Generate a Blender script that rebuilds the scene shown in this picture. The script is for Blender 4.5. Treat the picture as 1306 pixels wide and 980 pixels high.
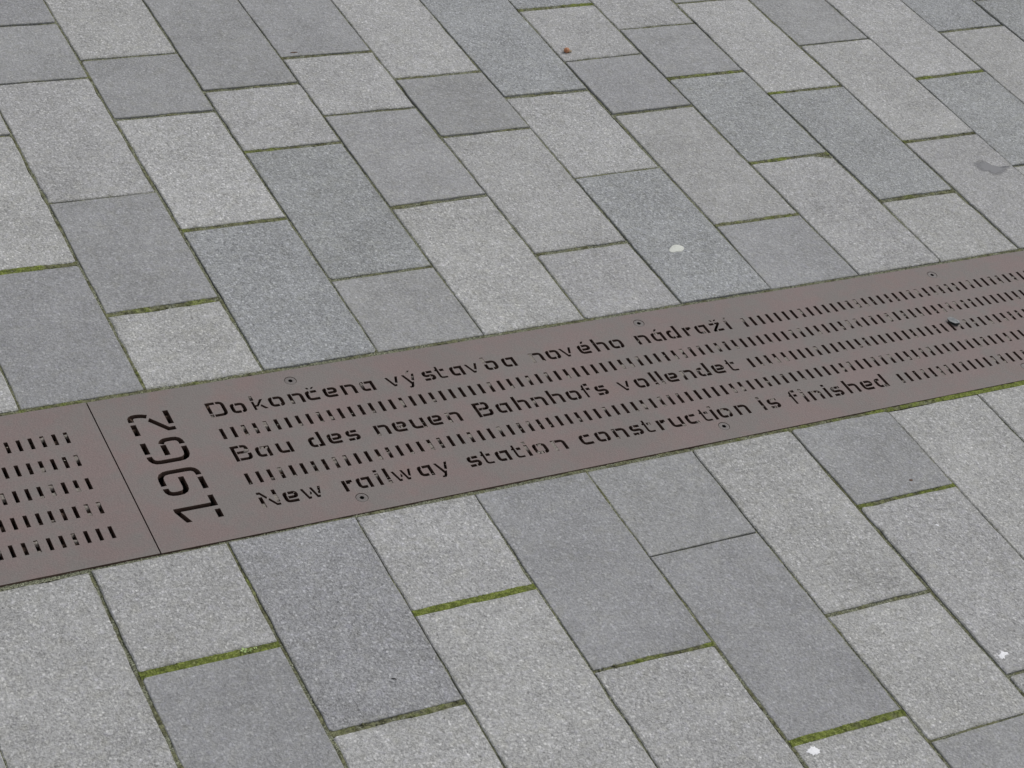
import bpy, math, random
import numpy as np
from mathutils import Matrix, Vector, noise

for o in list(bpy.data.objects):
    bpy.data.objects.remove(o)
scene = bpy.context.scene
R = math.radians
random.seed(7)
rng = np.random.default_rng(7)

# ------------------------------------------------------------------ camera
# world: metres; x runs along the drain, y across it (away from the viewer),
# origin where the two cover plates meet on the far side of the drain
cd = bpy.data.cameras.new('camera')
cam = bpy.data.objects.new('camera', cd)
scene.collection.objects.link(cam)
scene.camera = cam
cd.sensor_width = 36
cd.lens = 36 * 2527.81 / 1306
cd.clip_start = 0.05
cd.clip_end = 2000
cam.matrix_world = (Matrix.Translation((-0.67045, -1.90702, 1.65))
                    @ Matrix.Rotation(-0.60424636, 4, 'Z')
                    @ Matrix.Rotation(0.92370779, 4, 'X')
                    @ Matrix.Rotation(0.22083116, 4, 'Z'))

# ------------------------------------------------------------------ sky and sun (bright overcast day)
world = bpy.data.worlds.new('World')
scene.world = world
world.use_nodes = True
wn = world.node_tree
wn.nodes.clear()
sky = wn.nodes.new('ShaderNodeTexSky')
sky.sky_type = 'NISHITA'
sky.sun_disc = False
SUN_EL, SUN_AZ = 52.0, 78.0           # azimuth measured from +y towards +x
sky.sun_elevation = R(SUN_EL)
sky.sun_rotation = R(SUN_AZ)
hs = wn.nodes.new('ShaderNodeHueSaturation')
hs.inputs['Saturation'].default_value = 0.19
bg = wn.nodes.new('ShaderNodeBackground')
bg.inputs['Strength'].default_value = 0.1
wo = wn.nodes.new('ShaderNodeOutputWorld')
wn.links.new(sky.outputs[0], hs.inputs['Color'])
wn.links.new(hs.outputs[0], bg.inputs['Color'])
wn.links.new(bg.outputs[0], wo.inputs['Surface'])
sl = bpy.data.lights.new('sun', 'SUN')
sl.energy = 1.1
sl.angle = R(24)
sl.color = (1.0, 0.965, 0.92)
sun = bpy.data.objects.new('sun', sl)
scene.collection.objects.link(sun)
sd = Vector((math.sin(R(SUN_AZ)) * math.cos(R(SUN_EL)), math.cos(R(SUN_AZ)) * math.cos(R(SUN_EL)), math.sin(R(SUN_EL))))
sun.rotation_euler = sd.to_track_quat('Z', 'Y').to_euler()

scene.view_settings.view_transform = 'Standard'
scene.view_settings.look = 'None'
scene.view_settings.exposure = 0.43
scene.view_settings.gamma = 1.0
scene.render.resolution_x = 1024
scene.render.resolution_y = 768
scene.render.engine = 'CYCLES'

# ---------------- measured layout (millimetres): long joints {strip: [(y, x)]}, cross joints {strip: [(y left, y right, gap)]}
UB= {0: [(4.9, -83.6), (98.0, -83.6)], 1: [(1.1, 81.3), (168.3, 82.7), (292.6, 81.0), (451.6, 84.4), (635.5, 83.4), (702.9, 84.7)], 2: [(-3.8, 247.8), (172.8, 245.6), (336.3, 250.4), (442.3, 247.2), (643.6, 250.3), (777.0, 249.1), (833.4, 252.4), (957.8, 250.4), (1036.2, 250.8)], 3: [(0.7, 416.1), (174.9, 417.3), (339.7, 414.6), (520.6, 417.0), (647.7, 414.5), (710.1, 417.8), (835.7, 416.5), (1013.0, 418.8)], 4: [(2.0, 582.7), (175.3, 581.3), (327.9, 583.1), (522.4, 580.5), (602.3, 584.0), (705.8, 582.7), (788.8, 584.5), (990.7, 582.8)], 5: [(-0.3, 748.9), (168.6, 752.2), (331.1, 751.4), (504.8, 751.4), (596.9, 747.0), (689.9, 750.8), (783.5, 750.1), (967.6, 750.6)], 6: [(-0.7, 916.8), (166.6, 914.5), (295.1, 917.5), (349.2, 917.6), (504.7, 917.0), (605.8, 917.6), (687.0, 915.6), (944.9, 916.5)], 7: [(3.9, 1080.0), (176.9, 1085.0), (262.0, 1081.7), (353.9, 1081.2), (513.2, 1084.7), (598.6, 1080.3), (692.9, 1084.6), (880.1, 1087.0)], 8: [(2.9, 1249.6), (174.3, 1248.3), (227.8, 1249.2), (328.4, 1249.4), (516.6, 1247.6), (611.2, 1249.4), (701.6, 1246.4), (788.9, 1249.7), (890.3, 1247.8)], 9: [(1.8, 1415.1), (172.9, 1419.6), (313.0, 1413.5), (524.6, 1415.6), (610.3, 1413.7), (788.2, 1414.7), (866.1, 1419.7)], 10: [(4.6, 1579.6), (181.2, 1577.2), (335.5, 1580.6), (535.6, 1579.8), (675.6, 1582.6), (853.7, 1580.7)], 11: [(226.6, 1742.3), (337.2, 1746.2), (524.1, 1748.6), (673.7, 1747.2), (830.6, 1748.6)], 12: [(404.8, 1915.8), (527.9, 1915.9), (676.0, 1918.1), (807.5, 1917.2)], 13: [(612.8, 2083.5), (681.2, 2082.9), (779.2, 2086.5)]}
LB= {-1: [(-558.7, -257.3), (-527.0, -257.3)], 0: [(-615.1, -86.8), (-478.1, -86.5), (-302.7, -87.9)], 1: [(-670.6, 82.1), (-621.3, 83.3), (-477.0, 81.3), (-298.8, 82.3)], 2: [(-726.1, 250.3), (-617.9, 249.7), (-480.5, 250.2), (-331.9, 251.8), (-301.5, 250.9)], 3: [(-781.0, 417.5), (-625.9, 417.8), (-479.0, 416.3), (-378.6, 416.5), (-301.9, 418.3)], 4: [(-836.5, 586.7), (-801.7, 588.2), (-629.3, 584.8), (-471.5, 584.6), (-303.5, 584.4)], 5: [(-892.7, 756.8), (-850.9, 757.2), (-801.8, 754.0), (-632.4, 753.3), (-471.1, 750.5), (-303.0, 751.2)], 6: [(-800.9, 923.0), (-628.7, 916.6), (-470.3, 917.3), (-305.7, 914.1)], 7: [(-622.7, 1084.6), (-569.8, 1084.5), (-470.8, 1083.8), (-302.3, 1084.9)], 8: [(-417.7, 1251.6), (-305.4, 1251.6)]}
UX= {0: [(295.6, 293.2, 9.2), (632.4, 635.0, 5.5)], 1: [(168.6, 170.0, 8.8), (445.1, 443.6, 5.1), (781.3, 779.5, 4.0), (960.8, 958.1, 5.4)], 2: [(337.8, 338.3, 8.2), (650.1, 648.1, 7.6), (833.4, 833.0, 5.2)], 3: [(175.3, 175.3, 6.2), (522.4, 521.4, 8.3), (706.6, 706.2, 10.0)], 4: [(330.9, 334.5, 8.6), (600.5, 598.7, 5.9), (786.9, 785.4, 9.6)], 5: [(168.0, 167.9, 7.3), (504.8, 505.1, 4.8), (690.3, 690.6, 9.4)], 6: [(348.1, 350.1, 4.5), (601.7, 600.9, 7.2)], 7: [(176.8, 175.8, 7.7), (515.3, 518.6, 7.0), (695.5, 699.3, 5.5), (883.4, 885.3, 9.5)], 8: [(329.8, 331.3, 7.5), (609.1, 610.9, 10), (787.4, 787.7, 5.8)], 9: [(180.0, 179.4, 9.0), (528.5, 528.5, 9.5), (864.4, 864.3, 4.9)], 10: [(334.5, 336.3, 8.9), (676.0, 677.8, 6.9)], 11: [(224.4, 224.4, 5.7), (524.9, 528.5, 9.9)], 12: [(676.8, 680.4, 9.6)]}
LX= {1: [(-474.8, -475.5, 9.7)], 2: [(-619.8, -620.9, 7.3)], 3: [(-476.9, -477.3, 9.3)], 4: [(-625.5, -629.3, 4.8)], 5: [(-471.9, -471.2, 2.7), (-797.1, -799.6, 8.0)], 6: [(-631.0, -633.4, 6.1), (-848.5, -849.1, 4.0)], 7: [(-467.8, -468.5, 7.0)]}
GUM= [[968.6, 128.9], [979.6, 138.4], [988.8, 140.4], [995.7, 135.6], [996.5, 129.4], [991.4, 123.9], [984.6, 121.5], [979.4, 123.2], [973.3, 121.9], [968.6, 124.3]]
SPLAT1= [[599.9, -814.5], [604.1, -811.3], [606.2, -811.3], [610.3, -808.4], [611.9, -810.0], [614.8, -809.8], [616.2, -813.8], [617.2, -816.4], [615.3, -820.3], [610.2, -821.7], [604.9, -821.5], [603.7, -818.1]]
SPLAT2= [[930.8, -759.0], [935.5, -757.9], [940.7, -754.4], [947.8, -758.3], [946.9, -761.4], [940.2, -761.9], [937.5, -766.3], [933.2, -765.8], [931.1, -762.6]]
SPLAT3= [[1001.3, -530.7], [1004.9, -530.2], [1006.7, -531.7], [1006.6, -534.6], [1004.2, -533.5]]
STAIN= [[1666.7, 244.5], [1681.6, 252.2], [1692.6, 253.6], [1700.6, 245.0], [1704.2, 234.9], [1714.4, 227.0], [1729.2, 220.6], [1741.2, 225.3], [1727.2, 213.9], [1710.3, 203.2], [1694.4, 201.6], [1683.1, 203.9], [1678.9, 215.2], [1668.4, 218.4], [1663.2, 226.4]]

# ------------------------------------------------------------------ helpers
def tag(o, label=None, cat=None, group=None, kind=None):
    if label: o['label'] = label
    if cat: o['category'] = cat
    if group: o['group'] = group
    if kind: o['kind'] = kind
    return o

def link(name, me, mat=None, parent=None, loc=None):
    o = bpy.data.objects.new(name, me)
    scene.collection.objects.link(o)
    if mat is not None and me is not None and not me.materials:
        me.materials.append(mat)
    if parent is not None: o.parent = parent
    if loc is not None: o.location = loc
    return o

def mesh(name, verts, faces, smooth=False):
    me = bpy.data.meshes.new(name)
    me.from_pydata([tuple(v) for v in verts], [], faces)
    me.update()
    if smooth:
        me.polygons.foreach_set('use_smooth', [True] * len(me.polygons))
    return me

class MB:
    def __init__(s): s.v = []; s.f = []; s.a = []
    def add(s, v, f, a=None):
        n = len(s.v); s.v.extend(v); s.f.extend([tuple(i + n for i in q) for q in f])
        s.a.extend(a if a is not None else [0.0] * len(v))
    def build(s, name, mat, parent=None, smooth=False, attr=None):
        me = mesh(name, s.v, s.f, smooth)
        if attr:
            at = me.attributes.new(attr, 'FLOAT', 'POINT'); at.data.foreach_set('value', s.a)
        return link(name, me, mat, parent)
    def box(s, a, b):
        x0, y0, z0 = a; x1, y1, z1 = b
        s.add([(x0,y0,z0),(x1,y0,z0),(x1,y1,z0),(x0,y1,z0),(x0,y0,z1),(x1,y0,z1),(x1,y1,z1),(x0,y1,z1)],
              [(0,3,2,1),(4,5,6,7),(0,1,5,4),(1,2,6,5),(2,3,7,6),(3,0,4,7)])

class NT:
    """small helper for building node materials"""
    def __init__(s, name):
        s.m = bpy.data.materials.new(name); s.m.use_nodes = True
        s.n = s.m.node_tree.nodes; s.l = s.m.node_tree.links
        s.b = s.n['Principled BSDF']
    def new(s, t, **k):
        n = s.n.new(t)
        for a, b in k.items(): setattr(n, a, b)
        return n
    def link(s, a, b): s.l.new(a, b)
    def val(s, sock, v):
        if hasattr(v, 'links') or hasattr(v, 'is_output'): s.l.new(v, sock)
        else: sock.default_value = v
    def noise(s, vec, scale, detail=2, rough=0.5, dist=0.0):
        n = s.new('ShaderNodeTexNoise'); s.l.new(vec, n.inputs['Vector'])
        n.inputs['Scale'].default_value = scale; n.inputs['Detail'].default_value = detail
        n.inputs['Roughness'].default_value = rough; n.inputs['Distortion'].default_value = dist
        return n.outputs['Fac']
    def math(s, op, a, b=0.0, c=0.0, clamp=False):
        n = s.new('ShaderNodeMath', operation=op); n.use_clamp = clamp
        s.val(n.inputs[0], a); s.val(n.inputs[1], b)
        if op == 'MULTIPLY_ADD': s.val(n.inputs[2], c)
        return n.outputs[0]
    def ramp(s, f, a, b, lo=0.0, hi=1.0):
        n = s.new('ShaderNodeMapRange'); n.clamp = True
        s.l.new(f, n.inputs['Value'])
        n.inputs['From Min'].default_value = a; n.inputs['From Max'].default_value = b
        s.val(n.inputs['To Min'], lo); s.val(n.inputs['To Max'], hi)
        return n.outputs['Result']
    def mix(s, f, a, b, mode='MIX'):
        n = s.new('ShaderNodeMix', data_type='RGBA', blend_type=mode)
        s.val(n.inputs['Factor'], f)
        for k, v in ((6, a), (7, b)):
            if isinstance(v, tuple): n.inputs[k].default_value = (*v, 1)[:4]
            else: s.l.new(v, n.inputs[k])
        return n.outputs[2]
    def bump(s, h, dist, strength=1.0, normal=None):
        n = s.new('ShaderNodeBump'); n.inputs['Distance'].default_value = dist
        n.inputs['Strength'].default_value = strength; s.l.new(h, n.inputs['Height'])
        if normal is not None: s.l.new(normal, n.inputs['Normal'])
        return n.outputs['Normal']

# ------------------------------------------------------------------ materials
def granite():
    t = NT('granite')
    geo = t.new('ShaderNodeNewGeometry'); oi = t.new('ShaderNodeObjectInfo')
    off = t.new('ShaderNodeVectorMath', operation='SCALE'); t.link(oi.outputs['Random'], off.inputs['Scale'])
    off.inputs[0].default_value = (13.1, 7.7, 5.3)
    add = t.new('ShaderNodeVectorMath', operation='ADD')
    t.link(geo.outputs['Position'], add.inputs[0]); t.link(off.outputs[0], add.inputs[1])
    P = add.outputs[0]
    # slightly smeared grain, as flamed granite has
    g1 = t.noise(P, 330, 1.5, 0.5, 0.7)
    g2 = t.noise(P, 150, 1.0, 0.5, 0.9)
    g3 = t.noise(P, 1100, 0, 0.5)
    vo = t.new('ShaderNodeTexVoronoi', feature='F1'); t.link(P, vo.inputs['Vector']); vo.inputs['Scale'].default_value = 250
    sep = t.new('ShaderNodeSeparateColor'); t.link(vo.outputs['Color'], sep.inputs[0])
    white = t.math('MULTIPLY', t.ramp(sep.outputs[0], 0.58, 0.98), t.ramp(vo.outputs['Distance'], 0.62, 0.22))
    v2 = t.new('ShaderNodeTexVoronoi', feature='F1'); t.link(P, v2.inputs['Vector']); v2.inputs['Scale'].default_value = 430
    sp2 = t.new('ShaderNodeSeparateColor'); t.link(v2.outputs['Color'], sp2.inputs[0])
    w2 = t.math('MULTIPLY', t.ramp(sp2.outputs[0], 0.62, 1.0), t.ramp(v2.outputs['Distance'], 0.60, 0.25))
    dark = t.math('MULTIPLY', t.ramp(sep.outputs[1], 0.86, 0.97), t.ramp(vo.outputs['Distance'], 0.50, 0.2))
    s = t.math('ADD', t.math('MULTIPLY', t.math('SUBTRACT', g1, 0.5), 2.0), t.math('MULTIPLY', t.math('SUBTRACT', g2, 0.5), 1.1))
    s = t.math('ADD', s, t.math('MULTIPLY', t.math('SUBTRACT', g3, 0.5), 0.9))
    s = t.math('ADD', t.math('MULTIPLY', s, 0.72), t.math('ADD', t.math('MULTIPLY', white, 0.80), t.math('MULTIPLY', w2, 0.55)))
    s = t.math('SUBTRACT', s, 0.10)
    s = t.math('SUBTRACT', s, t.math('MULTIPLY', dark, 0.30))
    # coarse for pale stones (alpha of the object colour), fine for dark ones
    s = t.math('MULTIPLY', s, oi.outputs['Alpha'])
    # broad mottling and wear
    m1 = t.noise(P, 9, 4, 0.6); m2 = t.noise(P, 34, 3, 0.6)
    m = t.math('ADD', t.math('MULTIPLY', t.math('SUBTRACT', m1, 0.5), 0.46), t.math('MULTIPLY', t.math('SUBTRACT', m2, 0.5), 0.28))
    f = t.math('ADD', t.math('ADD', s, m), 1.0)
    f = t.math('MAXIMUM', f, 0.35)
    c = t.new('ShaderNodeVectorMath', operation='SCALE')
    t.link(oi.outputs['Color'], c.inputs[0]); t.link(f, c.inputs['Scale'])
    # faint greenish / brownish tint that drifts over the stone
    h = t.noise(P, 60, 2, 0.6)
    col = t.mix(t.ramp(h, 0.50, 0.75, 0, 0.45), c.outputs[0], (0.97, 0.96, 0.87), 'MULTIPLY')
    h2 = t.noise(P, 150, 1, 0.5)
    col = t.mix(t.ramp(h2, 0.55, 0.75, 0, 0.4), col, (0.93, 0.92, 1.04), 'MULTIPLY')
    # small dark blots of dirt
    d = t.noise(geo.outputs['Position'], 22, 2, 0.5)
    col = t.mix(t.ramp(d, 0.70, 0.78, 0, 0.35), col, (0.16, 0.16, 0.165))
    # dirt and algae creeping in along the arrises
    at = t.new('ShaderNodeAttribute', attribute_name='edge')
    e = t.math('MULTIPLY', t.ramp(at.outputs['Fac'], 0.25, 1.0), t.ramp(t.noise(P, 120, 3, 0.65), 0.42, 0.62))
    col = t.mix(t.math('MULTIPLY', e, 0.38), col, (0.22, 0.22, 0.16))
    t.link(col, t.b.inputs['Base Color'])
    t.b.inputs['Roughness'].default_value = 0.82
    t.b.inputs['Specular IOR Level'].default_value = 0.35
    hh = t.math('ADD', g1, t.math('MULTIPLY', g2, 0.8))
    nb = t.bump(t.math('MULTIPLY', hh, oi.outputs['Alpha']), 0.0022, 1.0)
    t.link(nb, t.b.inputs['Normal'])
    return t.m

def plate_steel():
    t = NT('weathered_steel')
    geo = t.new('ShaderNodeNewGeometry'); P = geo.outputs['Position']
    a = t.noise(P, 11, 3, 0.55); b = t.noise(P, 55, 3, 0.6); c = t.noise(P, 420, 2, 0.6); c2 = t.noise(P, 950, 1, 0.5)
    brown = (0.205, 0.159, 0.151); grey = (0.186, 0.166, 0.156)
    col = t.mix(t.ramp(t.math('ADD', a, t.math('MULTIPLY', b, 0.5)), 0.62, 0.88), brown, grey)
    col = t.mix(t.ramp(t.noise(P, 16, 3, 0.6), 0.58, 0.74, 0, 0.35), col, (0.222, 0.156, 0.138))
    col = t.mix(t.ramp(t.noise(P, 38, 4, 0.7), 0.60, 0.74, 0, 0.4), col, (0.165, 0.142, 0.13))
    f = t.math('ADD', 1.0, t.math('ADD', t.math('MULTIPLY', t.math('SUBTRACT', c, 0.5), 0.34), t.math('MULTIPLY', t.math('SUBTRACT', c2, 0.5), 0.32)))
    f = t.math('ADD', f, t.math('MULTIPLY', t.math('SUBTRACT', t.noise(P, 5, 3, 0.6), 0.5), 0.2))
    s = t.new('ShaderNodeVectorMath', operation='SCALE'); t.link(col, s.inputs[0]); t.link(f, s.inputs['Scale'])
    # laser cut walls: dark rust brown
    sep = t.new('ShaderNodeSeparateXYZ'); t.link(geo.outputs['True Normal'], sep.inputs[0])
    wall = t.ramp(sep.outputs['Z'], 0.6, 0.3)
    col = t.mix(wall, s.outputs[0], (0.085, 0.052, 0.040))
    t.link(col, t.b.inputs['Base Color'])
    t.b.inputs['Roughness'].default_value = 0.72
    t.b.inputs['Specular IOR Level'].default_value = 0.4
    t.link(t.bump(t.math('ADD', c, t.math('MULTIPLY', b, 0.6)), 0.0006, 0.8), t.b.inputs['Normal'])
    return t.m

def moss_mat():
    t = NT('moss_and_grit')
    geo = t.new('ShaderNodeNewGeometry'); P = geo.outputs['Position']
    at = t.new('ShaderNodeAttribute', attribute_name='moss'); m = at.outputs['Fac']
    n1 = t.noise(P, 130, 3, 0.6); n2 = t.noise(P, 520, 2, 0.6); n3 = t.noise(P, 60, 2, 0.5); n4 = t.noise(P, 260, 2, 0.6)
    green = t.mix(t.ramp(n1, 0.35, 0.65), (0.075, 0.092, 0.022), (0.195, 0.232, 0.055))
    green = t.mix(t.ramp(n4, 0.60, 0.74, 0, 0.6), green, (0.28, 0.29, 0.12))
    olive = t.mix(t.ramp(n1, 0.35, 0.65), (0.062, 0.062, 0.036), (0.19, 0.195, 0.112))
    green = t.mix(t.ramp(m, 0.75, 1.15), olive, green)
    grit = t.mix(t.ramp(n2, 0.35, 0.65), (0.070, 0.075, 0.050), (0.265, 0.275, 0.195))
    grit = t.mix(t.ramp(n4, 0.64, 0.72, 0, 0.7), grit, (0.34, 0.33, 0.29))
    k = t.math('ADD', m, t.math('MULTIPLY', t.math('SUBTRACT', n3, 0.5), 1.9))
    k = t.math('ADD', k, t.math('MULTIPLY', t.math('SUBTRACT', n1, 0.5), 0.8))
    col = t.mix(t.ramp(k, 0.34, 0.58), grit, green)
    s = t.new('ShaderNodeVectorMath', operation='SCALE'); t.link(col, s.inputs[0])
    t.link(t.ramp(n2, 0.3, 0.7, 0.7, 1.35), s.inputs['Scale'])
    t.link(s.outputs[0], t.b.inputs['Base Color'])
    t.b.inputs['Roughness'].default_value = 0.95
    t.b.inputs['Specular IOR Level'].default_value = 0.15
    t.link(t.bump(n2, 0.001, 1.0), t.b.inputs['Normal'])
    return t.m

def plain(name, c1, c2=None, scale=200, rough=0.8, spec=0.3, bump=0.0005, detail=2):
    t = NT(name); geo = t.new('ShaderNodeNewGeometry'); P = geo.outputs['Position']
    n = t.noise(P, scale, detail, 0.6)
    t.link(t.mix(t.ramp(n, 0.35, 0.65), c1, c2 or tuple(x * 0.8 for x in c1)), t.b.inputs['Base Color'])
    t.b.inputs['Roughness'].default_value = rough
    t.b.inputs['Specular IOR Level'].default_value = spec
    t.link(t.bump(n, bump, 0.8), t.b.inputs['Normal'])
    return t.m

M_GR = granite(); M_ST = plate_steel(); M_MO = moss_mat()
M_BED = plain('bedding_sand', (0.07, 0.066, 0.05), (0.03, 0.028, 0.022), 300)
M_CH = plain('channel_concrete', (0.10, 0.09, 0.075), (0.05, 0.044, 0.036), 40)
M_CLOG = plain('slot_dirt', (0.30, 0.275, 0.245), (0.175, 0.152, 0.135), 420, 0.95, 0.15, 0.001, 3)
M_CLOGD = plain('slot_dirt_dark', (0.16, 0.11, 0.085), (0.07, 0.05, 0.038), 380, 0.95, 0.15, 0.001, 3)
M_BIT = plain('pale_bits', (0.50, 0.47, 0.40), (0.30, 0.27, 0.22), 300)
M_LEAFB = plain('dead_leaf', (0.20, 0.105, 0.05), (0.10, 0.055, 0.03), 120)
M_BOLT = plain('bolt_steel', (0.172, 0.150, 0.142), (0.130, 0.115, 0.108), 500, 0.5, 0.5, 0.0003)
M_HEX = plain('socket_dark', (0.015, 0.014, 0.013), (0.03, 0.028, 0.025), 500)  # near-black walls and floor of the hex recess
M_GUM = plain('chewed_gum', (0.66, 0.67, 0.62), (0.56, 0.57, 0.52), 260, 0.7, 0.3, 0.0006)
M_WHITE = plain('white_dropping', (0.93, 0.93, 0.95), (0.84, 0.84, 0.87), 420, 0.8, 0.3, 0.0015, 3)
M_SMEAR = plain('grey_smear', (0.222, 0.222, 0.235), (0.205, 0.205, 0.215), 150, 0.6, 0.35, 0.0002)
def smear_mat():
    t = NT('grey_smear_film'); geo = t.new('ShaderNodeNewGeometry'); at = t.new('ShaderNodeAttribute', attribute_name='film')
    n = t.noise(geo.outputs['Position'], 170, 3, 0.6)
    t.b.inputs['Base Color'].default_value = (0.225, 0.226, 0.235, 1)
    t.b.inputs['Roughness'].default_value = 0.7
    t.link(t.math('MULTIPLY', t.ramp(t.math('ADD', at.outputs['Fac'], t.math('MULTIPLY', t.math('SUBTRACT', n, 0.5), 0.7)), 0.05, 0.95), 0.9), t.b.inputs['Alpha'])
    return t.m
M_FILM = smear_mat()
M_NUT = plain('orange_nut', (0.50, 0.24, 0.12), (0.34, 0.14, 0.07), 250, 0.5, 0.4)
M_HUSK = plain('husk', (0.42, 0.34, 0.24), (0.28, 0.22, 0.15), 250)
M_CHIP = plain('stone_chip', (0.36, 0.37, 0.37), (0.27, 0.28, 0.285), 300, 0.7, 0.4, 0.0006)
M_CHIPD = plain('stone_chip_shade', (0.035, 0.04, 0.04), (0.02, 0.022, 0.022), 300)  # near-black copy of the chip stone: shade painted on its dark side
M_LEAF = plain('weed_leaf', (0.42, 0.52, 0.22), (0.26, 0.40, 0.10), 300, 0.5, 0.4)
M_STEM = plain('weed_stem', (0.07, 0.20, 0.03), (0.04, 0.13, 0.02), 300)
M_TWIG = plain('black_twig', (0.02, 0.018, 0.016), (0.035, 0.03, 0.026), 400)

# ------------------------------------------------------------------ ground bed and drain channel
CX0, CX1 = -1.1, 2.197                      # drain ends
b = MB()
Z = -0.016
big = 420.0
Y0, Y1 = -0.302, 0.0
for (x0, x1, y0, y1) in ((-big, big, Y1, big), (-big, big, -big, Y0), (-big, CX0, Y0, Y1), (CX1, big, Y0, Y1)):
    b.add([(x0, y0, Z), (x1, y0, Z), (x1, y1, Z), (x0, y1, Z)], [(0, 1, 2, 3)])
pavement = b.build('pavement', M_BED)
tag(pavement, 'granite slab pavement laid in straight strips on both sides of the drain', 'pavement', kind='structure')

b = MB()
zb = -0.14
b.add([(CX0, Y0, Z), (CX1, Y0, Z), (CX1, Y1, Z), (CX0, Y1, Z), (CX0, Y0, zb), (CX1, Y0, zb), (CX1, Y1, zb), (CX0, Y1, zb)],
      [(4, 5, 6, 7), (0, 4, 7, 3), (1, 2, 6, 5), (0, 1, 5, 4), (3, 7, 6, 2)])
b.box((CX0, Y0 + 0.0005, -0.030), (CX1, Y0 + 0.026, -0.0095))
b.box((CX0, Y1 - 0.026, -0.030), (CX1, Y1 - 0.0005, -0.0095))
channel = b.build('drain_channel', M_CH)
tag(channel, 'dark concrete drain channel running under the perforated steel plates', 'drain', kind='structure')

# ------------------------------------------------------------------ paving slabs
# albedo per kind of stone: pale coarse, mid, dark fine, bluish; last number is the strength of the grain
STONE = {'L': (0.380, 0.378, 0.372, 0.74), 'P': (0.415, 0.413, 0.407, 0.80), 'K': (0.352, 0.350, 0.347, 0.66), 'C': (0.298, 0.299, 0.305, 0.78),
         'M': (0.318, 0.318, 0.317, 0.54), 'D': (0.294, 0.295, 0.298, 0.54), 'B': (0.306, 0.313, 0.316, 0.80)}
def bx(tab, i, y):
    """x of long joint i at height y"""
    k = sorted(tab)
    if i < k[0]: return tab[k[0]][0][1] + (i - k[0]) * 167.0
    if i > k[-1]: return tab[k[-1]][-1][1] + (i - k[-1]) * 167.0
    p = tab[i]
    return float(np.interp(y, [a for a, _ in p], [c for _, c in p]))

# colour codes, drain outwards; 'T' rows continue at random past the last measured joint
UC = {-3: 'L', -2: 'D', -1: 'L', 0: 'DLL', 1: 'LDLDD', 2: 'BPDL', 3: 'MBLD', 4: 'LMLD', 5: 'KLDL', 6: 'BPB', 7: 'DKDLB',
      8: 'LBDL', 9: 'LBLM', 10: 'KLD', 11: 'LBL', 12: 'KBD', 13: 'BL', 14: 'L'}
LC = {-2: 'D', -1: 'D', 0: 'L', 1: 'LD', 2: 'CL', 3: 'LL', 4: 'DL', 5: 'DDL', 6: 'LLD', 7: 'DLL', 8: 'L', 9: 'L', 10: 'D'}
# width (mm) and moss of the long joints
LONG_U = {0: (4.5, .5), 1: (3.6, .55), 2: (3.0, .35), 3: (3.0, .25), 4: (2.8, .2), 5: (3.2, .3), 6: (2.6, .3), 7: (3.0, .15), 8: (3.2, .2),
          9: (2.4, .2), 10: (3.6, .45), 11: (2.8, .3), 12: (2.6, .35), 13: (3.2, .2)}
LONG_L = {0: (5.6, .62), 1: (5.4, .75), 2: (3.2, .3), 3: (3.2, .15), 4: (3.4, .55), 5: (2.2, .2), 6: (4.2, .5), 7: (2.6, .4), 8: (2.6, .3)}

slab_count = 0
TILES = []
def slab_z(x, y):
    """height (mm) of the stone under a point"""
    best = [dz + (x - cx) * tx + (y - cy) * ty for cx, cy, hx, hy, dz, tx, ty in TILES if abs(x - cx) <= hx and abs(y - cy) <= hy]
    return max(best) if best else 0.0
field = MB()
def jit_side(p, q, n, amp):
    """points from p to q (excluding q) with a little chipping"""
    out = []
    L = (q - p).length; d = (q - p) / L; nrm = Vector((-d.y, d.x))
    for k in range(n):
        t = k / n
        c = p + (q - p) * t
        if k:
            w = noise.noise(Vector((c.x * 0.035, c.y * 0.035, 3.1))) * amp * 1.3 + random.uniform(-1, 1) * amp * 0.55
            if random.random() < 0.09: w += amp * random.uniform(0.8, 1.8)   # a chip out of the arris
            c = c + nrm * w
        out.append(c)
    return out

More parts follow.
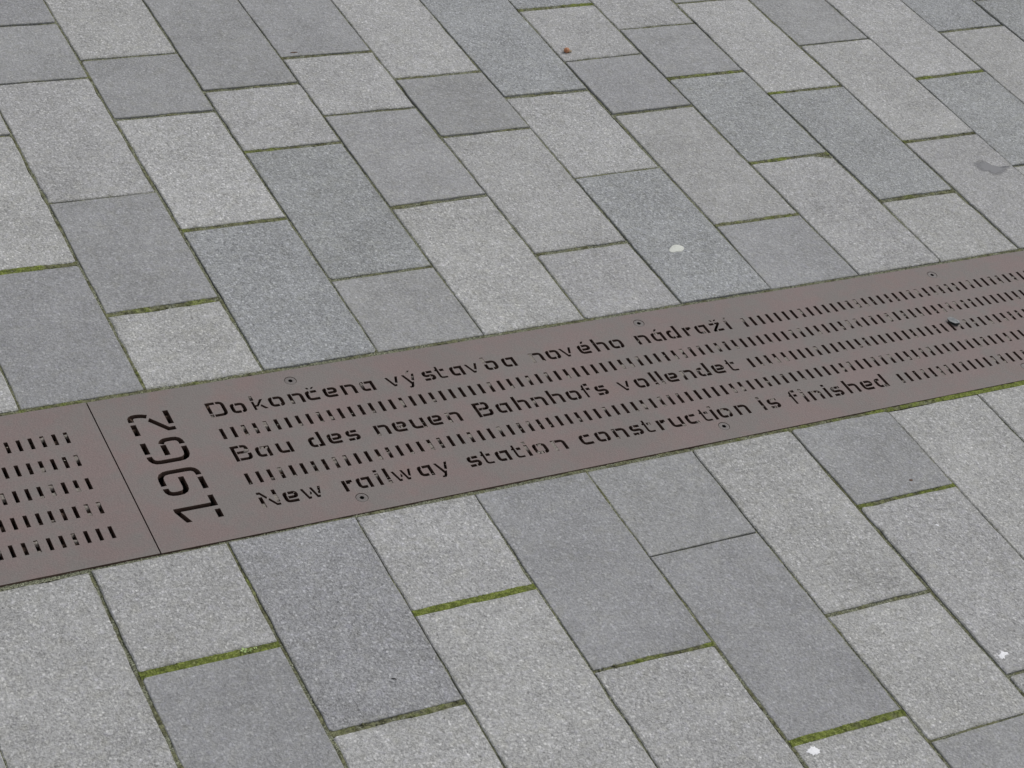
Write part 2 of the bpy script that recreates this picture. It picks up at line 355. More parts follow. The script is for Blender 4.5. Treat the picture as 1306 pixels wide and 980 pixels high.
def slab(corners, code, indiv, chip=None):
    """corners in mm, counter-clockwise; builds one stone with worn arrises"""
    global slab_count
    cx = sum(c[0] for c in corners) / 4; cy = sum(c[1] for c in corners) / 4
    C = [Vector((c[0] - cx, c[1] - cy)) for c in corners]
    coarse = code in 'LPK'
    if indiv:
        amp = 0.95 if coarse else 0.6
        loop = []
        cut = {k: (random.uniform(2, 5), random.uniform(2, 5)) for k in range(4) if random.random() < (0.3 if coarse else 0.15)}
        if chip: cut[chip[0]] = chip[1:]          # one corner knocked off
        for a in range(4):
            p, q = C[a], C[(a + 1) % 4]
            d_ = (q - p).normalized()
            if a in cut: p = p + d_ * cut[a][1]
            if (a + 1) % 4 in cut: q = q - d_ * cut[(a + 1) % 4][0]
            n = max(3, int((q - p).length / 22))
            loop += jit_side(p, q, n, amp)
            if (a + 1) % 4 in cut: loop.append(q)
    else:
        loop = C
    n = len(loop)
    # outward polygon -> inner ring for the worn arris
    inner = []
    for k in range(n):
        a, b_, c = loop[k - 1], loop[k], loop[(k + 1) % n]
        d1 = (b_ - a).normalized(); d2 = (c - b_).normalized()
        n1 = Vector((-d1.y, d1.x)); n2 = Vector((-d2.y, d2.x))
        m = (n1 + n2)
        if m.length < 1e-6: m = n1
        m.normalize(); s = 1.0 / max(0.5, m.dot(n1))
        inner.append(b_ + m * s * (1.5 if coarse else 1.0))
    dz = random.uniform(-1.1, 0.7); tx = random.uniform(-1, 1) * 0.0045; ty = random.uniform(-1, 1) * 0.004
    top = lambda p: dz + p.x * tx + p.y * ty
    if indiv: TILES.append((cx, cy, max(abs(p.x) for p in C), max(abs(p.y) for p in C), dz, tx, ty))
    v = []; ed = []
    inner2 = [p * (1 - 9.0 / max(p.length, 20)) for p in inner]
    for p in inner2: v.append((p.x, p.y, top(p))); ed.append(0.0)
    for p in inner: v.append((p.x, p.y, top(p) - 0.05)); ed.append(0.8)
    for p in loop: v.append((p.x, p.y, top(p) - (1.2 if coarse else 0.8))); ed.append(1.0)
    for p in loop: v.append((p.x, p.y, -40)); ed.append(1.0)
    f = [tuple(range(n))]
    for r in (0, 1, 2):
        for k in range(n):
            k2 = (k + 1) % n
            f.append((r * n + k, (r + 1) * n + k, (r + 1) * n + k2, r * n + k2))
    v = [(a / 1000, b_ / 1000, c / 1000) for a, b_, c in v]
    if indiv:
        me = mesh('paving_slab', v, f)
        at = me.attributes.new('edge', 'FLOAT', 'POINT'); at.data.foreach_set('value', ed)
        o = link('paving_slab', me, M_GR, pavement, (cx / 1000, cy / 1000, 0))
        c = STONE[code]; j = random.uniform(0.96, 1.04)
        o.color = (c[0] * j, c[1] * j, c[2] * j * random.uniform(0.99, 1.01), c[3])
        slab_count += 1
    else:
        field.add([(a + cx / 1000, b_ + cy / 1000, c) for a, b_, c in v], f, ed)

# which slabs are near the view: test against the view quadrilateral (mm) plus a margin
VQ = [(180, 1046), (2209, 767), (844, -921), (-264, -557)]
def in_view(c, marg=150):
    x, y = c
    inside = True
    for k in range(4):
        (x1, y1), (x2, y2) = VQ[k], VQ[(k + 1) % 4]
        d = ((x2 - x1) * (y - y1) - (y2 - y1) * (x - x1)) / math.hypot(x2 - x1, y2 - y1)
        if d > marg: inside = False       # VQ runs clockwise
    return inside

joints = []          # (p, q, width, moss, kind) in mm for the joint filling
def strips(tab, cross, codes, longw, sgn, y_edge, rngs):
    lo, hi = rngs
    for i in range(lo, hi):
        gl = longw.get(i, (2.6, .1)); gr = longw.get(i + 1, (2.6, .1)); gl = (gl[0] * .62, gl[1] - .1); gr = (gr[0] * .62, gr[1])
        js = list(cross.get(i, []))
        # continue past the measured joints
        y = y_edge; last = js[-1][0] if js else (y_edge(bx(tab, i, 0)) + (sgn * random.choice((60, 110, 168, 230, 300)) if i not in codes or len(codes[i]) > 1 else sgn * 520))
        if not js:
            js.append((last, last, 6.0))
        lim = 2600; first = True
        while abs(last) < lim:
            last = last + sgn * (352 if first else random.choice((168, 168, 270, 336, 336))); first = False
            js.append((last + random.uniform(-1, 1), last + random.uniform(-1, 1), random.uniform(5, 9)))
        cs = codes.get(i, '')
        while len(cs) < len(js): cs += random.choice('LLDMBLKD')
        ya = None
        for k, (yl, yr, g) in enumerate(js):
            if ya is None:
                a_l, a_r = y_edge(bx(tab, i, 0)), y_edge(bx(tab, i + 1, 0))
            else:
                a_l, a_r = ya
            e_l, e_r = yl - sgn * g / 2, yr - sgn * g / 2
            lx0, lx1 = bx(tab, i, a_l) + gl[0] / 2, bx(tab, i, e_l) + gl[0] / 2
            rx0, rx1 = bx(tab, i + 1, a_r) - gr[0] / 2, bx(tab, i + 1, e_r) - gr[0] / 2
            if sgn > 0: cor = [(lx0, a_l), (rx0, a_r), (rx1, e_r), (lx1, e_l)]
            else: cor = [(lx1, e_l), (rx1, e_r), (rx0, a_r), (lx0, a_l)]
            mid = ((lx0 + rx1) / 2, (a_l + e_l) / 2)
            vis = any(in_view(c, 60) for c in cor) or in_view(mid, 60)
            slab(cor, cs[k], vis, (2, 14, 34) if (sgn, i, k) == (1, 8, 0) else None)
            if vis or in_view((mid[0], e_l), 150):
                joints.append(((lx1 - 1, yl), (rx1 + 1, yr), g, CM.get((sgn, i, k), 0.4), 'cross'))
            ya = (yl + sgn * g / 2, yr + sgn * g / 2)
        # long joint
        ys = [y_edge(bx(tab, i, 0)) + sgn * t for t in range(0, 1300, 100)]
        pts = [(bx(tab, i, y), y) for y in ys]
        for a, c in zip(pts[:-1], pts[1:]):
            if in_view(a) or in_view(c):
                joints.append((a, c, gl[0], gl[1] if sgn > 0 else gl[1] * (1.0 if abs(c[1]) < 480 or i not in (0, 1) else 0.75), 'long'))

CM = {(1, 0, 0): .9, (1, 2, 0): .7, (1, 3, 1): .75, (1, 8, 0): .75, (1, 8, 1): .9, (1, 9, 1): .9, (1, 9, 0): .65, (1, 10, 0): .75, (1, 11, 1): .9,
      (1, 7, 3): .9, (1, 1, 0): .65, (1, 1, 1): .35, (1, 1, 2): .3, (1, 2, 1): .3, (1, 3, 2): .25, (1, 4, 2): .4, (1, 7, 0): .7, (1, 6, 1): .45,
      (-1, 0, 0): 1.1, (-1, 1, 0): .75, (-1, 2, 0): 1.1, (-1, 3, 0): .7, (-1, 4, 0): .15, (-1, 4, 1): 1.0, (-1, 5, 0): .45, (-1, 5, 1): .35, (-1, 6, 0): .85}
y_up = lambda x: 3.0 + 0.6 * math.sin(x * 0.004)
y_lo = lambda x: float(np.interp(x, [-300, -100, 0, 250, 600, 1000, 1350], [-304.5, -302, -300.5, -302, -303, -304, -306]))
UX[13] = [(780.0, 780.0, 6.0)]
strips(UB, UX, UC, LONG_U, 1, y_up, (-14, 26))
LX = {k - 1: v for k, v in LX.items()}; LX[6] = LX[6] + [(-790.0, -790.0, 5.0)]; LC = {k - 1: v for k, v in LC.items()}
strips(LB, LX, LC, LONG_L, -1, y_lo, (-14, 26))
# beyond the two ends of the drain
for xs in ((CX0 * 1000 - 168 * 9, CX0 * 1000 - 6), (CX1 * 1000 + 6, CX1 * 1000 + 168 * 12)):
    x = xs[0]
    while x < xs[1] - 10:
        slab([(x + 1.5, -300), (min(x + 168, xs[1]) - 1.5, -300), (min(x + 168, xs[1]) - 1.5, -2), (x + 1.5, -2)], 'L', False)
        x += 168
fo = field.build('paving_slab', M_GR, pavement, attr='edge')
fo['kind'] = 'stuff'
fo['label'] = 'more granite slabs farther out, beyond the ones seen closely'
fo.color = (0.33, 0.332, 0.335, 0.5)

# ------------------------------------------------------------------ joint filling: grit, sand and moss
def fill(mb, p, q, w, moss, depth, rough, step=1.5, over=0.8, tuft=0.0):
    p = Vector(p); q = Vector(q); L = (q - p).length
    if L < 2: return
    d = (q - p) / L; nr = Vector((-d.y, d.x))
    nx = max(2, int(L / step)); ny = max(3, int((w + 2 * over) / 1.3))
    ph = random.uniform(0, 1000)
    v = []; a = []
    for i in range(nx + 1):
        for j in range(ny + 1):
            s = (j / ny - 0.5) * (w + 2 * over)
            c = p + d * (L * i / nx) + nr * s
            lowf = noise.noise(Vector((c.x * 0.03, c.y * 0.03, 7.7)))
            mm = moss + 0.55 * noise.noise(Vector((c.x * 0.022, c.y * 0.022, 2.2))) + 0.35 * noise.noise(Vector((c.x * 0.09, c.y * 0.09, 5.2)))
            hi = noise.noise(Vector((c.x * 0.45, c.y * 0.45, 1.5))) + 0.6 * noise.noise(Vector((c.x * 0.9, c.y * 0.9, 9.5)))
            up = min(max(mm, 0), 1.1)
            dome = (1 - (2 * s / (w + 2 * over)) ** 2) * 1.0 * up
            z = -depth + up * depth * 0.62 + rough * hi + 1.0 * lowf + dome
            v.append((c.x / 1000, c.y / 1000, min(z, 0.6 if abs(s) < w / 2 + 0.2 else -0.9) / 1000)); a.append(mm)
    f = []
    for i in range(nx):
        for j in range(ny):
            k = i * (ny + 1) + j
            f.append((k, k + ny + 1, k + ny + 2, k + 1))
    mb.add(v, f, a)

mo = MB()
for p, q, w, m, kind in joints:
    if kind == 'cross': fill(mo, p, q, w, m, 4.0, 0.85, over=1.5)
    else: fill(mo, p, q, w, m, 2.9, 0.8, step=1.6, over=1.5)
_cx = bx(UB, 9, 320)
fill(mo, (_cx - 36, 321.0), (_cx - 3, 319.0), 17, 0.55, 4.2, 0.9, over=0)
# along the drain, far side and near side
xs = list(range(-420, 2180, 40))
for x0, x1 in zip(xs[:-1], xs[1:]):
    g0 = float(np.interp(x0, [-200, 0, 250, 600, 1300, 2200], [10.5, 10.0, 10.0, 9.5, 8.5, 8.5]))
    fill(mo, (x0, y_up(x0) - g0 / 2), (x1, y_up(x1) - g0 / 2), g0, 0.36 + 0.15 * math.sin(x0 * 0.013) + (0.35 if x0 < 60 else 0), 3.2, 1.15, over=0.5)
    yn = (y_lo(x0) - 297) / 2
    g1 = abs(y_lo(x0) + 297)
    ms = float(np.interp(x0, [-420, 60, 200, 700, 900, 1050, 1200], [-0.4, -0.2, 0.35, 0.5, 0.7, 0.95, 1.15]))
    fill(mo, (x0, yn), (x1, (y_lo(x1) - 297) / 2), g1, ms, 2.2 if x0 < 300 else 2.4, 0.8, over=0.5)
def cushion(mb, x, y, z, rr, m):
    # a small raised cushion of moss, spilling over the arris
    v = [(x / 1000, y / 1000, (z + rr * 0.45) / 1000)]; a0 = random.uniform(0, 6)
    for ring, (fr, fz) in enumerate(((0.5, 0.36), (0.85, 0.16), (1.1, -0.35))):
        for k in range(7):
            a = a0 + k * 0.8976 + ring * 0.4; q = rr * fr * random.uniform(0.8, 1.2)
            v.append(((x + q * math.cos(a)) / 1000, (y + q * math.sin(a)) / 1000, (z + rr * fz * random.uniform(0.7, 1.3)) / 1000))
    f = [(0, 1 + k, 1 + (k + 1) % 7) for k in range(7)]
    for ring in range(2):
        for k in range(7):
            b0 = 1 + ring * 7; f.append((b0 + k, b0 + 7 + k, b0 + 7 + (k + 1) % 7, b0 + (k + 1) % 7))
    mb.add(v, f, [m] * 22)
for p, q, w, m, kind in joints:
    L_ = math.hypot(q[0] - p[0], q[1] - p[1])
    if m < 0.5: continue
    for _ in range(int(L_ / 9 * (m - 0.3))):
        t_ = random.random(); off = random.choice((-1, 1)) * (w / 2) * random.uniform(0.2, 1.0)
        dx, dy = (q[0] - p[0]) / L_, (q[1] - p[1]) / L_
        x = p[0] + dx * t_ * L_ - dy * off; y = p[1] + dy * t_ * L_ + dx * off
        cushion(mo, x, y, -0.9 if abs(off) > w * 0.35 else -1.4, random.uniform(1.0, 2.2), m)
moss = mo.build('joint_moss', M_MO, smooth=True, attr='moss')
tag(moss, 'green moss and grit filling the joints between slabs and along the drain', 'moss', kind='stuff')

# ------------------------------------------------------------------ lettering
def ccw(P):
    a = sum(P[i - 1][0] * P[i][1] - P[i][0] * P[i - 1][1] for i in range(len(P)))
    return P if a > 0 else P[::-1]

def rounded(pts, r, n=4):
    if r <= 0 or len(pts) < 3: return [Vector(p) for p in pts]
    out = [Vector(pts[0])]
    for k in range(1, len(pts) - 1):
        a, b_, c = Vector(pts[k - 1]), Vector(pts[k]), Vector(pts[k + 1])
        u = (a - b_); w = (c - b_)
        rr = min(r, u.length * (0.9 if k == 1 else 0.48), w.length * (0.9 if k == len(pts) - 2 else 0.48))
        u.normalize(); w.normalize()
        p0 = b_ + u * rr; p1 = b_ + w * rr
        for i in range(n + 1):
            t = i / n
            out.append(p0 * (1 - t) ** 2 + b_ * 2 * t * (1 - t) * 0.92 + b_ * 2 * t * (1 - t) * 0.08 + p1 * t * t)
    out.append(Vector(pts[-1]))
    return out

def stroke(pts, w, r=0):
    if r < w * 0.55: r = 0
    c = rounded(pts, r)
    q = [c[0]]
    for p in c[1:]:
        if (p - q[-1]).length > 0.15: q.append(p)
    c = q; L = []; Rr = []
    ex = 0.4 if w < 6 else 0.55                  # narrow the stencil bridges a little
    c[0] = c[0] + (c[0] - c[1]).normalized() * ex; c[-1] = c[-1] + (c[-1] - c[-2]).normalized() * ex
    for k in range(len(c)):
        if k == 0: t = (c[1] - c[0]).normalized(); m = Vector((-t.y, t.x)); s = 1
        elif k == len(c) - 1: t = (c[-1] - c[-2]).normalized(); m = Vector((-t.y, t.x)); s = 1
        else:
            t1 = (c[k] - c[k - 1]).normalized(); t2 = (c[k + 1] - c[k]).normalized()
            n1 = Vector((-t1.y, t1.x)); n2 = Vector((-t2.y, t2.x)); m = (n1 + n2).normalized(); s = 1 / max(0.35, m.dot(n1))
        L.append(c[k] + m * s * w / 2); Rr.append(c[k] - m * s * w / 2)
    def clean(side):
        # drop the points of the inner side that fold back in a tight bend
        out = []
        for p in side:
            if min((p - q).length for q in c) < w / 2 * 0.93 and p is not side[0] and p is not side[-1]: continue
            if out and (p - out[-1]).length < 0.12: continue
            out.append(p)
        return out
    return unloop([tuple(p) for p in clean(L) + clean(Rr)[::-1]]), c

def unloop(P_):
    # cut out the little loops that offsetting leaves in tight bends
    def hit(a, b_, c, d):
        rx, ry = b_[0] - a[0], b_[1] - a[1]; sx, sy = d[0] - c[0], d[1] - c[1]
        den = rx * sy - ry * sx
        if abs(den) < 1e-9: return None
        t = ((c[0] - a[0]) * sy - (c[1] - a[1]) * sx) / den; u = ((c[0] - a[0]) * ry - (c[1] - a[1]) * rx) / den
        return (a[0] + t * rx, a[1] + t * ry) if 1e-6 < t < 1 - 1e-6 and 1e-6 < u < 1 - 1e-6 else None
    again = True
    while again:
        again = False; n = len(P_)
        for i in range(n):
            for k in range(2, min(9, n - 2)):
                h = hit(P_[i], P_[(i + 1) % n], P_[(i + k) % n], P_[(i + k + 1) % n])
                if h:
                    drop = {(i + q) % n for q in range(1, k + 1)}
                    Q = []
                    for m in range(n):
                        if m not in drop: Q.append(P_[m])
                        if m == i: Q.append(h)
                    P_ = Q; again = True; break
            if again: break
    return P_
WS = 4.9; A = WS / 2; T = 20 - A
def S(*p, r=0): return ('s', p, r)
def P(*p): return ('p', p)
BOWL = S((5.6, T), (A, T), (A, A), (11.6, A), r=4.6)
def Rt(w): return w - A
G = {
 'o': (19.5, [S((5.4, T), (A, T), (A, A), (11.6, A), r=4.6), S((7.8, T), (17.8, T), (17.8, A), (14.2, A), r=4.8)]),
 'a': (19, [BOWL, S((8, T), (17.3, T), (17.3, 0), r=1.8)]),
 'd': (19, [S((9.5, T), (A, T), (A, A), (9.5, A), r=4.6), S((17.3, 28.5), (17.3, A), (12, A), r=1.5)]),
 'b': (19, [S((A, 28.5), (A, 17)), S((A, 13), (A, A), (9, A), r=4.0), S((5.5, T), (17.3, T), (17.3, A), (11.5, A), r=5)]),
 'c': (18, [S((6.4, T), (A, T), (A, A), (17, A), r=5), S((8.8, T), (16.8, T))]),
 'e': (19, [S((5.4, T), (A, T), (A, A), (17.3, A), r=5), S((8, T), (17.3, T), (17.3, 9.6), (6.4, 9.6), r=4.2)]),
 's': (17, [S((8, T), (15.8, T)), S((5.7, T), (A, T), (A, 10), (15.3, 10), (15.3, A), (10.8, A), r=3.6), S((0.8, A), (8.4, A))]),
 'n': (19.5, [S((A, 0), (A, 20)), S((6.5, T), (17.8, T), (17.8, 0), r=5)]),
 'h': (19.5, [S((A, 0), (A, 28.5)), S((6.5, T), (17.8, T), (17.8, 0), r=5)]),
 'u': (19.5, [S((A, 20), (A, A), (14.2, A), r=5), S((17.8, 20), (17.8, 0))]),
 'r': (13, [S((A, 0), (A, 20)), S((8.2, 13.4), (8.6, T), (13.8, T))]),
 'l': (3.4, [S((A, 28.5), (A, 7.3)), S((A, 5), (A, 0))]),
 'i': (3.4, [S((A, 28.5), (A, 25)), S((A, 21.5), (A, 0))]),
 't': (14, [P((1.9, 26), (5.3, 26), (5.3, 5.6), (6, 4), (7.6, 3.4), (13.5, 3.4), (13.5, 0), (6.4, 0), (3.4, 1), (1.9, 4), (1.9, 16.6), (0, 16.6), (0, 20), (1.9, 20)), S((7.6, T), (13, T))]),
 'f': (13, [P((1.9, 0), (5.3, 0), (5.3, 22.4), (6, 24.2), (6, 28.0), (4, 27.1), (2.4, 24.9), (1.9, 22), (1.9, 20), (0, 20), (0, 16.6), (1.9, 16.6)), S((7.7, 26.8), (13, 26.8)), S((7.6, T), (12.6, T))]),
 'k': (19, [S((A, 28.5), (A, 19.8)), P((0, 17.6), (0, 0), (3.4, 0), (3.4, 6.4), (7, 6.4), (17, 20), (12.6, 20), (5.7, 10), (3.4, 10), (3.4, 17.6)), P((9.6, 6.6), (12, 9.8), (19, 0), (14.4, 0))]),
 'v': (19, [P((0, 20), (3.8, 20), (9.6, 4.2), (12.8, 4.2), (11.3, 0), (7.4, 0)), P((15.2, 20), (19, 20), (14.3, 6.2), (10.9, 7.6))]),
 'w': (27, [P((0, 20), (3.6, 20), (7.5, 4), (10.2, 4), (9.2, 0), (5.2, 0)), P((9.5, 7.4), (11.5, 6.4), (13.0, 10.4), (11.3, 14)), P((12.3, 20), (15.8, 20), (19.4, 4), (22.2, 4), (21.2, 0), (17, 0)), P((23.4, 20), (27, 20), (23.2, 6), (20.3, 7.6))]),
 'y': (19, [P((0, 20), (3.8, 20), (10, 3.4), (12.6, 3.4), (9.4, -5.2), (7.2, -8), (2.4, -8), (2.4, -4.8), (5.4, -4.8), (7.2, -1)), P((15.2, 20), (19, 20), (14, 5.4), (10.7, 7.4))]),
 'z': (18, [S((0.2, T), (7.6, T)), P((9.8, 20), (17.6, 20), (17.6, 16.4), (5.6, 3.6), (5.6, 0), (0, 0), (0, 3.6), (12.2, 16.2), (9.8, 16.2)), S((8.4, A), (17.6, A))]),
 'D': (24, [S((A, 7.6), (A, 26.8), (12.4, 26.8)), S((A, 5.2), (A, 0)), S((14.8, 26.8), (22.3, 26.8), (22.3, A), (6.6, A), r=6)]),
 'B': (23, [S((A, 0), (A, 26.8), (11, 26.8)), S((13.2, 26.8), (20, 26.8), (20, 15.4), (6.2, 15.4), r=4.5), S((21.2, 12.2), (21.2, A), (6.4, A), r=4.8)]),
 'N': (24, [S((A, 19), (A, 0)), P((0, 28.5), (4.9, 28.5), (11.4, 17.8), (9.3, 14.4), (3.3, 24.4), (0, 24.4)), P((11.0, 12.0), (13.0, 15.4), (20.2, 3.8), (24, 3.8), (24, 0), (18.4, 0)), S((22.3, 28.5), (22.3, 6.2))]),
}
CARON = [P((4.6, 27), (8, 27), (9.1, 23.4), (6.2, 23.4)), P((13.2, 27), (16.6, 27), (13.8, 23.4), (10.8, 23.4))]
ACUTE = [P((8.6, 22.8), (12.2, 22.8), (15.4, 27.6), (11.4, 27.6))]
G['C'] = (18, G['c'][1] + CARON); G['Z'] = (18, G['z'][1] + CARON); G['E'] = (19, G['e'][1] + ACUTE)
G['A'] = (19, G['a'][1] + ACUTE); G['Y'] = (19, G['y'][1] + ACUTE)
G['I'] = (3.4, [S((A, 20), (A, 0)), P((1.0, 22.8), (4.2, 22.8), (7, 27.6), (3.4, 27.6))])

LINES = [
 (-74.6, [('D', 145), ('o', 175.5), ('k', 205.5), ('o', 229), ('n', 257.5), ('C', 281.5), ('e', 307), ('n', 333.5), ('a', 361),
          ('v', 400), ('Y', 425), ('s', 454.5), ('t', 475.5), ('a', 497), ('v', 521.5), ('b', 550), ('a', 578.5),
          ('n', 623), ('o', 649.5), ('v', 672.5), ('E', 701.5), ('h', 728.5), ('o', 754.5),
          ('n', 798.5), ('A', 826), ('d', 852), ('r', 881.5), ('a', 902), ('Z', 929), ('I', 956)]),
 (-164.7, [('B', 146), ('a', 176), ('u', 204.8), ('d', 248.8), ('e', 275.5), ('s', 302), ('n', 343), ('e', 369), ('u', 395.3), ('e', 421.5), ('n', 448.8),
           ('B', 493.3), ('a', 524.5), ('h', 553.2), ('n', 580), ('h', 607.5), ('o', 634.5), ('f', 661), ('s', 680.8),
           ('v', 718), ('o', 745.3), ('l', 774.8), ('l', 785.8), ('e', 796.5), ('n', 823.5), ('d', 850), ('e', 876.3), ('t', 903)]),
 (-255.0, [('N', 147), ('e', 178), ('w', 202.8), ('r', 259), ('a', 278), ('i', 306.5), ('l', 319.2), ('w', 328.6), ('a', 364.5), ('y', 389.5),
           ('s', 436.8), ('t', 458.5), ('a', 478.5), ('t', 504.3), ('i', 524), ('o', 534.8), ('n', 563.8),
           ('c', 606.3), ('o', 631), ('n', 659.2), ('s', 686.3), ('t', 708), ('r', 730.5), ('u', 750.5), ('c', 776.5), ('t', 802), ('i', 820.5), ('o', 830.3), ('n', 860.2),
           ('i', 903), ('s', 915.5), ('f', 956), ('i', 976.5), ('n', 989), ('i', 1017), ('s', 1027.5), ('h', 1054), ('e', 1081), ('d', 1106)])]
# pieces fully choked with dirt: (line, letter index, piece index)
CHOKED = {(0, 15, 0), (0, 17, 0), (0, 29, 1), (1, 19, 0), (2, 16, 0), (2, 32, 0), (0, 10, 2)}

holes = []           # polygons (mm)
paths = []           # (centre line, width, choke) for dirt
CELL = 0
def add_piece(pc, fn, choke=0.0):
    if pc[0] == 's':
        poly, c = stroke(pc[1], fn.w, pc[2])
    else:
        poly = [tuple(p) for p in pc[1]]
        # rough centre line of a polygonal piece: midline between its first and last halves
        n = len(poly); c = [Vector(poly[0]).lerp(Vector(poly[1]), .5), Vector(poly[n // 2]).lerp(Vector(poly[n // 2 - 1]), .5)]
        c = c if n == 4 else None
    holes.append([fn(p) for p in poly])
    if c is not None: paths.append(([fn(tuple(p)) for p in c], fn.w, choke))
class Fn:
    def __init__(s, f, w): s.f = f; s.w = w
    def __call__(s, p): return s.f(p)
for li, (yb, letters) in enumerate(LINES):
    for k, (ch, x0) in enumerate(letters):
        fn = Fn(lambda p, x0=x0, yb=yb: (x0 + p[0], yb + p[1]), WS)
        for pi, pc in enumerate(G[ch][1]):
            add_piece(pc, fn, 1.0 if (li, k, pi) in CHOKED else 0.0)
# the year, turned a quarter turn so that it reads up the plate (digit right = +y, digit up = -x)
WD = 7.3; H = 56.0; D2 = WD / 2
YEAR = {
 '1': (-255.4, [P((20.6, 0), (41, 0), (41, 7), (27.6, 7), (27.6, 56), (21.5, 56), (0.5, 47.6), (0.5, 40.2), (20.6, 48.4)), S((0, D2), (14, D2))]),
 '9': (-205.4, [S((21, H - D2), (43.6, H - D2), (43.6, D2), (31, D2), r=13), S((15, H - D2), (D2, H - D2), (D2, 27), (32, 27), r=11), S((4.5, D2), (25.8, D2))]),
 '6': (-144.6, [S((22.2, H - D2), (43, H - D2)), S((16.2, H - D2), (D2, H - D2), (D2, D2), (26, D2), r=13), S((15.2, 28.4), (34, 28.4)), S((37.2, 29.6), (43.4, 27), (43.4, D2), (32, D2), r=10)]),
 '2': (-85.0, [S((0, H - D2), (20.8, H - D2)), S((27, H - D2), (37, H - D2), (37, 38), (33.5, 30.6), r=9.5), P((29.6, 28.6), (23.5, 31.5), (7, 12.6), (7, 1), (0, 1), (0, 14), (25, 33.4)), S((13.4, D2), (39, D2))]),
}
YEAR['2'][1][2] = P((23.8, 31.6), (29.9, 27.4), (7, 8.6), (7, 1), (0.2, 1), (0.2, 12))
for ch in '1962':
    y0, pcs = YEAR[ch]
    fn = Fn(lambda p, y0=y0: (95.0 - p[1], y0 + p[0]), WD)
    for pc in pcs: add_piece(pc, fn, -1.0)
# slots
SW = 5.1
def slot(hl, pl, xc, yt, ln=21.2, ch=0.0):
    hl.append([(xc - SW / 2, yt - ln), (xc + SW / 2, yt - ln), (xc + SW / 2, yt), (xc - SW / 2, yt)])
    pl.append(([(xc, yt), (xc, yt - ln)], SW, ch))
for yt, n0 in ((-54.9, 56), (-98.5, 0), (-143.4, 53), (-188.7, 0), (-233.6, 67)):
    for n in range(n0, 134): slot(holes, paths, 148.0 + 15 * n, yt)
holes_l = []; paths_l = []
for yt in (-55.9, -100.8, -145.8, -191.0, -236.0):
    for n in range(70): slot(holes_l, paths_l, -44.0 - 15 * n, yt)

# ------------------------------------------------------------------ the cover plates, cut through
BOLTS = [273.5, 823.5, 1373.5, 1923.5]
BY = (-28.0, -270.3)
def circle(x, y, r, n=28): return [(x + r * math.cos(2 * math.pi * k / n), y + r * math.sin(2 * math.pi * k / n)) for k in range(n)]
TH = 8.0
def plate(name, x0, x1, hl, bolts, ztop, loc_x):
    cu = bpy.data.curves.new(name, 'CURVE'); cu.dimensions = '2D'; cu.fill_mode = 'BOTH'
    cu.extrude = TH / 2000
    outer = [(x0, -297.0), (x1, -297.0), (x1, -5.5), (x0, -5.5)]
    for P_ in [outer] + hl + [circle(x, y, 8.4) for x, y in bolts]:
        sp = cu.splines.new('POLY'); sp.points.add(len(P_) - 1)
        for k, p in enumerate(P_): sp.points[k].co = ((p[0] - loc_x) / 1000, p[1] / 1000, 0, 1)
        sp.use_cyclic_u = True
    tmp = bpy.data.objects.new('tmp', cu); scene.collection.objects.link(tmp)
    dg = bpy.context.evaluated_depsgraph_get(); dg.update()
    me = bpy.data.meshes.new_from_object(tmp.evaluated_get(dg))
    bpy.data.objects.remove(tmp)
    me.name = name
    me.materials.clear()
    me.polygons.foreach_set('use_smooth', [False] * len(me.polygons))
    o = link(name, me, M_ST, None, (loc_x / 1000, 0, ztop / 1000 - TH / 2000))
    return o
def bolt_mesh():
    """countersunk socket screw head with a hexagonal recess"""
    v = []; f = []; n = 24
    hexr = lambda a: 3.3 * math.cos(math.pi / 6) / math.cos(((a + math.pi / 6) % (math.pi / 3)) - math.pi / 6)
    rings = [(8.1, -4.0), (8.1, -0.9), (7.5, -0.25), (5.2, -0.15), (None, -0.25), (None, -4.0)]
    for r, z in rings:
        for k in range(n):
            a = 2 * math.pi * k / n; rr = r if r else hexr(a)
            v.append((rr * math.cos(a) / 1000, rr * math.sin(a) / 1000, z / 1000))
    for r in range(len(rings) - 1):
        for k in range(n):
            k2 = (k + 1) % n; f.append((r * n + k, r * n + k2, (r + 1) * n + k2, (r + 1) * n + k))
    f.append(tuple((len(rings) - 1) * n + k for k in range(n)))
    me = mesh('bolt', v, f)
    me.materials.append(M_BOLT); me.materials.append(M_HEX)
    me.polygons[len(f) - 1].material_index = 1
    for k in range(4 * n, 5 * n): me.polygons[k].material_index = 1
    return me
right_bolts = [(x, y) for x in BOLTS for y in BY]
pr = plate('drain_cover_plate', 0.9, 2196.0, holes, right_bolts, 0.3, 1098.0)
tag(pr, 'long brown steel drain plate cut with 1962 and three lines of railway station lettering', 'drain cover')
pl = plate('drain_cover_plate', -1099.0, -0.9, holes_l, [(-273.5, y) for y in BY] + [(-823.5, y) for y in BY], 0.7, -550.0)
tag(pl, 'brown steel drain plate with slots only, left of the 1962 plate', 'drain cover')
bm_ = bolt_mesh()
def bolt(parent, x, y, z):
    o = link('bolt', bm_, None, parent, (x / 1000 - parent.location.x, y / 1000, z / 1000 - parent.location.z))
    o.rotation_euler.z = random.uniform(0, 6)
for x, y in right_bolts: bolt(pr, x, y, 0.3)
for x in (-273.5, -823.5):
    for y in BY: bolt(pl, x, y, 0.7)

